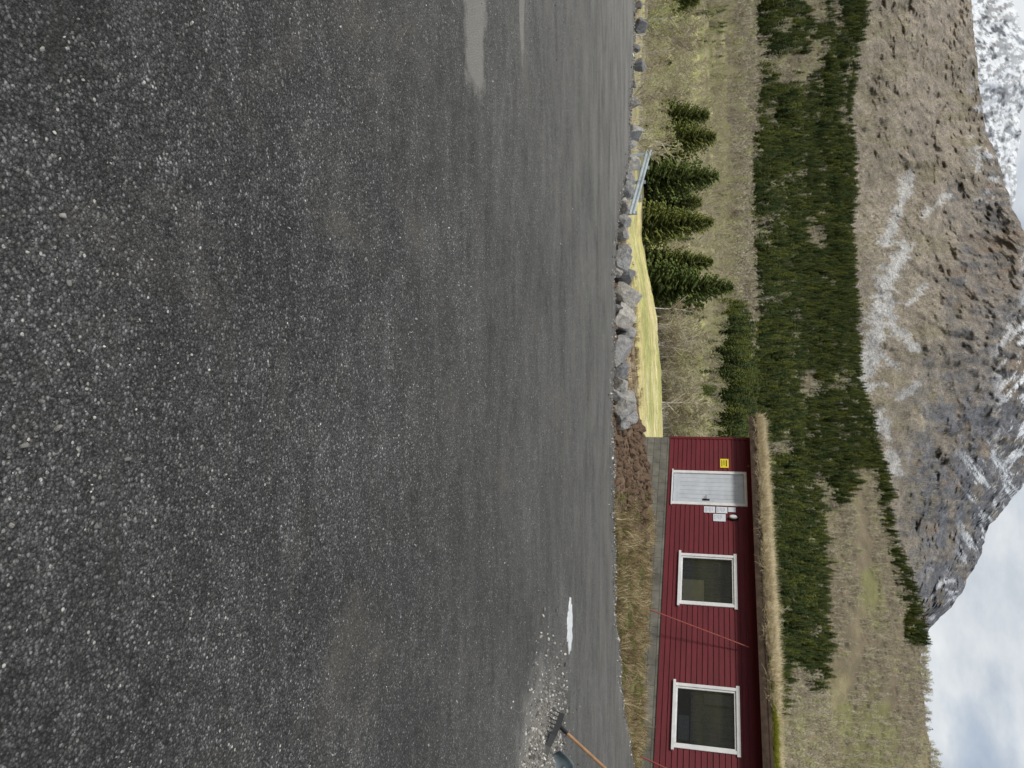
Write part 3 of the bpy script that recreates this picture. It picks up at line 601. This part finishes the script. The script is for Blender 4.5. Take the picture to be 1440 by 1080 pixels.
def roofg(name,n,cond,coll,lo,hi,tilt=.35,y0=-.52,y1=-.1,dz=.03,fwd=0):
    X=RNG.uniform(xa,xb,n); Y=np.where(RNG.random(n)<.6,RNG.uniform(y0,y1,n),RNG.uniform(-.2,6,n)); m=cond(X,Y); X,Y=X[m],Y[m]; n=len(X)
    Z=rsl(Y)+.12+.06*fbm(X*2.2,Y*2.2,5,4)+dz; R=rz(n,tilt); R[:,2]=RNG.uniform(-.6,.6,n); R[:,0]+=fwd*(Y<-.1); S=su(n,lo,hi,.3,1.6); scatter(name,np.stack([X,Y,Z],1),S,R,coll,hs)
roofg('roof_dry_grass',7000,lambda X,Y:(X<7.0)|((fbm(X*1.5,Y*1.5,3,3)>.60)&(X<12)),C_STR,.08,.34,.5,fwd=.8)
roofg('roof_moss_grass',5000,lambda X,Y:(X>6.6)&(fbm(X*1.5,Y*1.5,3,3)<.62),C_MOS,.06,.15,fwd=.5)
# verge grass
n=11000; a=RNG.uniform(.04,.75,n); Y=RNG.uniform(12.5,24,n); X=a*Y; ly=(X-1.62)*.694+(Y-24)*.72
dn=fbm(X*1.2,Y*1.2,44,4); m=(Y>lot_edge(a)+.05)&(ly<-.08)&(dn>np.interp(a,[.04,.12,.17,.2],[.9,.68,.52,.47])); X,Y=X[m],Y[m]; n=len(X)
scatter('verge_dry_grass',np.stack([X,Y,H(X,Y)],1),su(n,.06,.36,.4,2.0),rz(n,.35),C_DRY); print('verge',n)
n=6500; a=RNG.uniform(.14,.75,n); Y=RNG.uniform(12.5,24,n); X=a*Y; ly=(X-1.62)*.694+(Y-24)*.72; m=(Y>lot_edge(a)+.05)&(ly<-.1)&(fbm(X*.8,Y*.8,49,4)>.45); X,Y=X[m],Y[m]; n=len(X)
scatter('verge_green_grass',np.stack([X,Y,H(X,Y)],1),su(n,.06,.15,.3),rz(n,.3),C_GRN)
n=3000; a=RNG.uniform(-.7,.03,n); Y=RNG.uniform(13.5,40,n); X=a*Y; m=(Y>lot_edge(a)+.5)&(fbm(X*.8,Y*.8,59,4)>np.where(a<-.25,.45,.6)); X,Y=X[m],Y[m]; n=len(X)
scatter('slope_dry_grass',np.stack([X,Y,H(X,Y)],1),su(n,.15,.35,.3),rz(n,.2),C_DRY)
n=3000; X=RNG.normal(1.7,1.3,n); Y=RNG.normal(15.8,1.7,n); m=(Y>lot_edge(X/Y)+.05)&(X/Y<.2); X,Y=X[m],Y[m]; n=len(X)
CLM=vary('dirt_clod',(.12,.08,.055),6,.4)
C_CL=srccoll('clod_sources',[mesh_obj('clod_shape',stone(70+i,I1,4,.3,(1,.8,.7)).tolist(),I1[1],CLM,link=False) for i in range(3)])
s=np.exp(RNG.normal(math.log(.03),.6,n)).clip(.01,.12); scatter('dirt_clods',np.stack([X,Y,H(X,Y)+s*.2],1),np.repeat(s[:,None],3,1),RNG.uniform(0,6.28,(n,3)),C_CL)
for (p,q) in (((5.49,19.15,-.15),(6.30,19.24,2.38)),((8.17,17.15,-.15),(8.88,16.80,2.38))):
    v=[];f=[]; tube(v,f,p,q,.018,.016,8); mesh_obj('red_pole',v,f,REDP)
# ---- rake and shovel left on the gravel pile
rk=empty('garden_rake'); v=[];f=[]; tube(v,f,(3.25,7.2,.15),(3.86,6.86,1.18),.016,.015,10); mesh_obj('shaft',v,f,WOODH,rk)
v=[];f=[]; hp=[Vector(p) for p in ((3.18,7.30,.17),(3.225,7.16,.165),(3.27,7.03,.145),(3.33,6.92,.115),(3.41,6.83,.095),(3.50,6.78,.09))]
for p,q in zip(hp[:-1],hp[1:]):
    d=(q-p).normalized(); up=Vector((.35,.1,.9)); sd_=d.cross(up).normalized()*.006; u_=up*.028; b=len(v)
    for w_ in (p,q+d*.003):
        v+=[tuple(w_-sd_-u_),tuple(w_+sd_-u_),tuple(w_+sd_+u_),tuple(w_-sd_+u_)]
    f+=[(b,b+1,b+5,b+4),(b+1,b+2,b+6,b+5),(b+2,b+3,b+7,b+6),(b+3,b,b+4,b+7),(b,b+3,b+2,b+1),(b+4,b+5,b+6,b+7)]
for kk in range(14):
    t_=kk/13*4.99; p=hp[int(t_)].lerp(hp[int(t_)+1],t_-int(t_)); tube(v,f,p+Vector((0,0,-.02)),p+Vector((-.05,-.03,-.10)),.006,.003,6)
tube(v,f,(3.24,7.21,.14),(3.31,7.165,.25),.022,.019,10)
mesh_obj('rake_head',v,f,BLACK,rk)
def shovel(name,base,tip,hm,bm_,bw,bl,face):
    e=empty(name); base=Vector(base); tip=Vector(tip); d=(tip-base).normalized(); v=[];f=[]; tube(v,f,base,tip,.017,.016,10); mesh_obj('shaft',v,f,hm,e,smooth=False)
    side=d.cross(Vector(face)).normalized(); nrm=side.cross(d).normalized(); v=[];f=[]; nu,nw=10,10
    for i in range(nu+1):
        t=i/nu; wd=bw*(1-.35*max(0,t-.55)/.45*1.0)*(.75+.25*min(1,t*5))
        for j in range(nw+1):
            s_=j/nw*2-1; p=base-d*(t*bl-.04)+side*s_*wd+nrm*(.05*s_*s_-.05+.03*math.sin(t*3)); v.append(tuple(p))
    for i in range(nu):
        for j in range(nw): b=i*(nw+1)+j; f.append((b,b+1,b+nw+2,b+nw+1))
    o=mesh_obj('blade',v,f,bm_,e,smooth=True); m=o.modifiers.new('s','SOLIDIFY'); m.thickness=.008
    v=[];f=[]; tube(v,f,base-d*.03,base+d*.14,.026,.02,10); mesh_obj('socket',v,f,bm_,e)
    v=[];f=[]; g1=tip+side*.06;g2=tip-side*.06; tube(v,f,g1+d*.09,g2+d*.09,.014,.014); tube(v,f,tip-d*.01,g1+d*.09,.012,.012); tube(v,f,tip-d*.01,g2+d*.09,.012,.012); mesh_obj('grip',v,f,bm_,e)
shovel('shovel',(3.60,7.05,.24),(4.39,6.95,.85),BLUEG,BLUEG,.11,.20,(0,-1,.3))
# ================= camera, light, world =================
cd=bpy.data.cameras.new('camera'); cam=bpy.data.objects.new('camera',cd); sc.collection.objects.link(cam); sc.camera=cam
cd.sensor_width=36; cd.lens=27.03; cd.clip_start=.05; cd.clip_end=30000
cam.matrix_world=Matrix(((0,-1,0,0),(SP,0,-CP,0),(CP,0,SP,EYE),(0,0,0,1)))
el,az=math.radians(42),math.radians(-122)   # azimuth clockwise from +Y
sd=Vector((math.sin(az)*math.cos(el),math.cos(az)*math.cos(el),math.sin(el)))
ld=bpy.data.lights.new('sun','SUN'); ld.energy=2.6; ld.angle=math.radians(8); ld.color=(1,.94,.84); lo=bpy.data.objects.new('sun',ld); sc.collection.objects.link(lo)
lo.rotation_euler=(-sd).to_track_quat('-Z','Y').to_euler(); lo.location=(0,0,50)
w=bpy.data.worlds.new('World'); sc.world=w; w.use_nodes=True; t=w.node_tree; N=t.nodes; Lk=t.links; N.clear()
out=N.new('ShaderNodeOutputWorld'); b1=N.new('ShaderNodeBackground'); b2=N.new('ShaderNodeBackground'); mx=N.new('ShaderNodeMixShader')
sky=N.new('ShaderNodeTexSky'); sky.sky_type='NISHITA'; sky.sun_disc=False; sky.sun_elevation=el; sky.sun_rotation=az
b1.inputs[1].default_value=.10; Lk.new(sky.outputs[0],b1.inputs[0])
tc=N.new('ShaderNodeTexCoord'); mp=N.new('ShaderNodeMapping'); mp.inputs['Scale'].default_value=(1,1,2.2); Lk.new(tc.outputs['Generated'],mp.inputs[0])
n1=N.new('ShaderNodeTexNoise'); n1.inputs['Scale'].default_value=6; n1.inputs['Detail'].default_value=9; n1.inputs['Roughness'].default_value=.55; Lk.new(mp.outputs[0],n1.inputs['Vector'])
n2=N.new('ShaderNodeTexNoise'); n2.inputs['Scale'].default_value=4.2; n2.inputs['Detail'].default_value=7; mp2=N.new('ShaderNodeMapping'); mp2.inputs['Location'].default_value=(1.3,2,1); mp2.inputs['Scale'].default_value=(1,1,2); Lk.new(tc.outputs['Generated'],mp2.inputs[0]); Lk.new(mp2.outputs[0],n2.inputs['Vector'])
r1=N.new('ShaderNodeValToRGB'); r1.color_ramp.elements[0].position=.38; r1.color_ramp.elements[0].color=(.58,.63,.69,1); r1.color_ramp.elements[1].position=.58; r1.color_ramp.elements[1].color=(.82,.85,.87,1); Lk.new(n1.outputs[0],r1.inputs[0])
r2=N.new('ShaderNodeValToRGB'); r2.color_ramp.elements[0].position=.30; r2.color_ramp.elements[0].color=(.35,.35,.35,1); r2.color_ramp.elements[1].position=.45; r2.color_ramp.elements[1].color=(1,1,1,1); Lk.new(n2.outputs[0],r2.inputs[0])
Lk.new(r1.outputs[0],b2.inputs[0]); b2.inputs[1].default_value=1.0; Lk.new(r2.outputs[0],mx.inputs[0]); Lk.new(b1.outputs[0],mx.inputs[1]); Lk.new(b2.outputs[0],mx.inputs[2]); Lk.new(mx.outputs[0],out.inputs[0])
sc.view_settings.view_transform='Standard'; sc.view_settings.look='None'; sc.view_settings.exposure=0
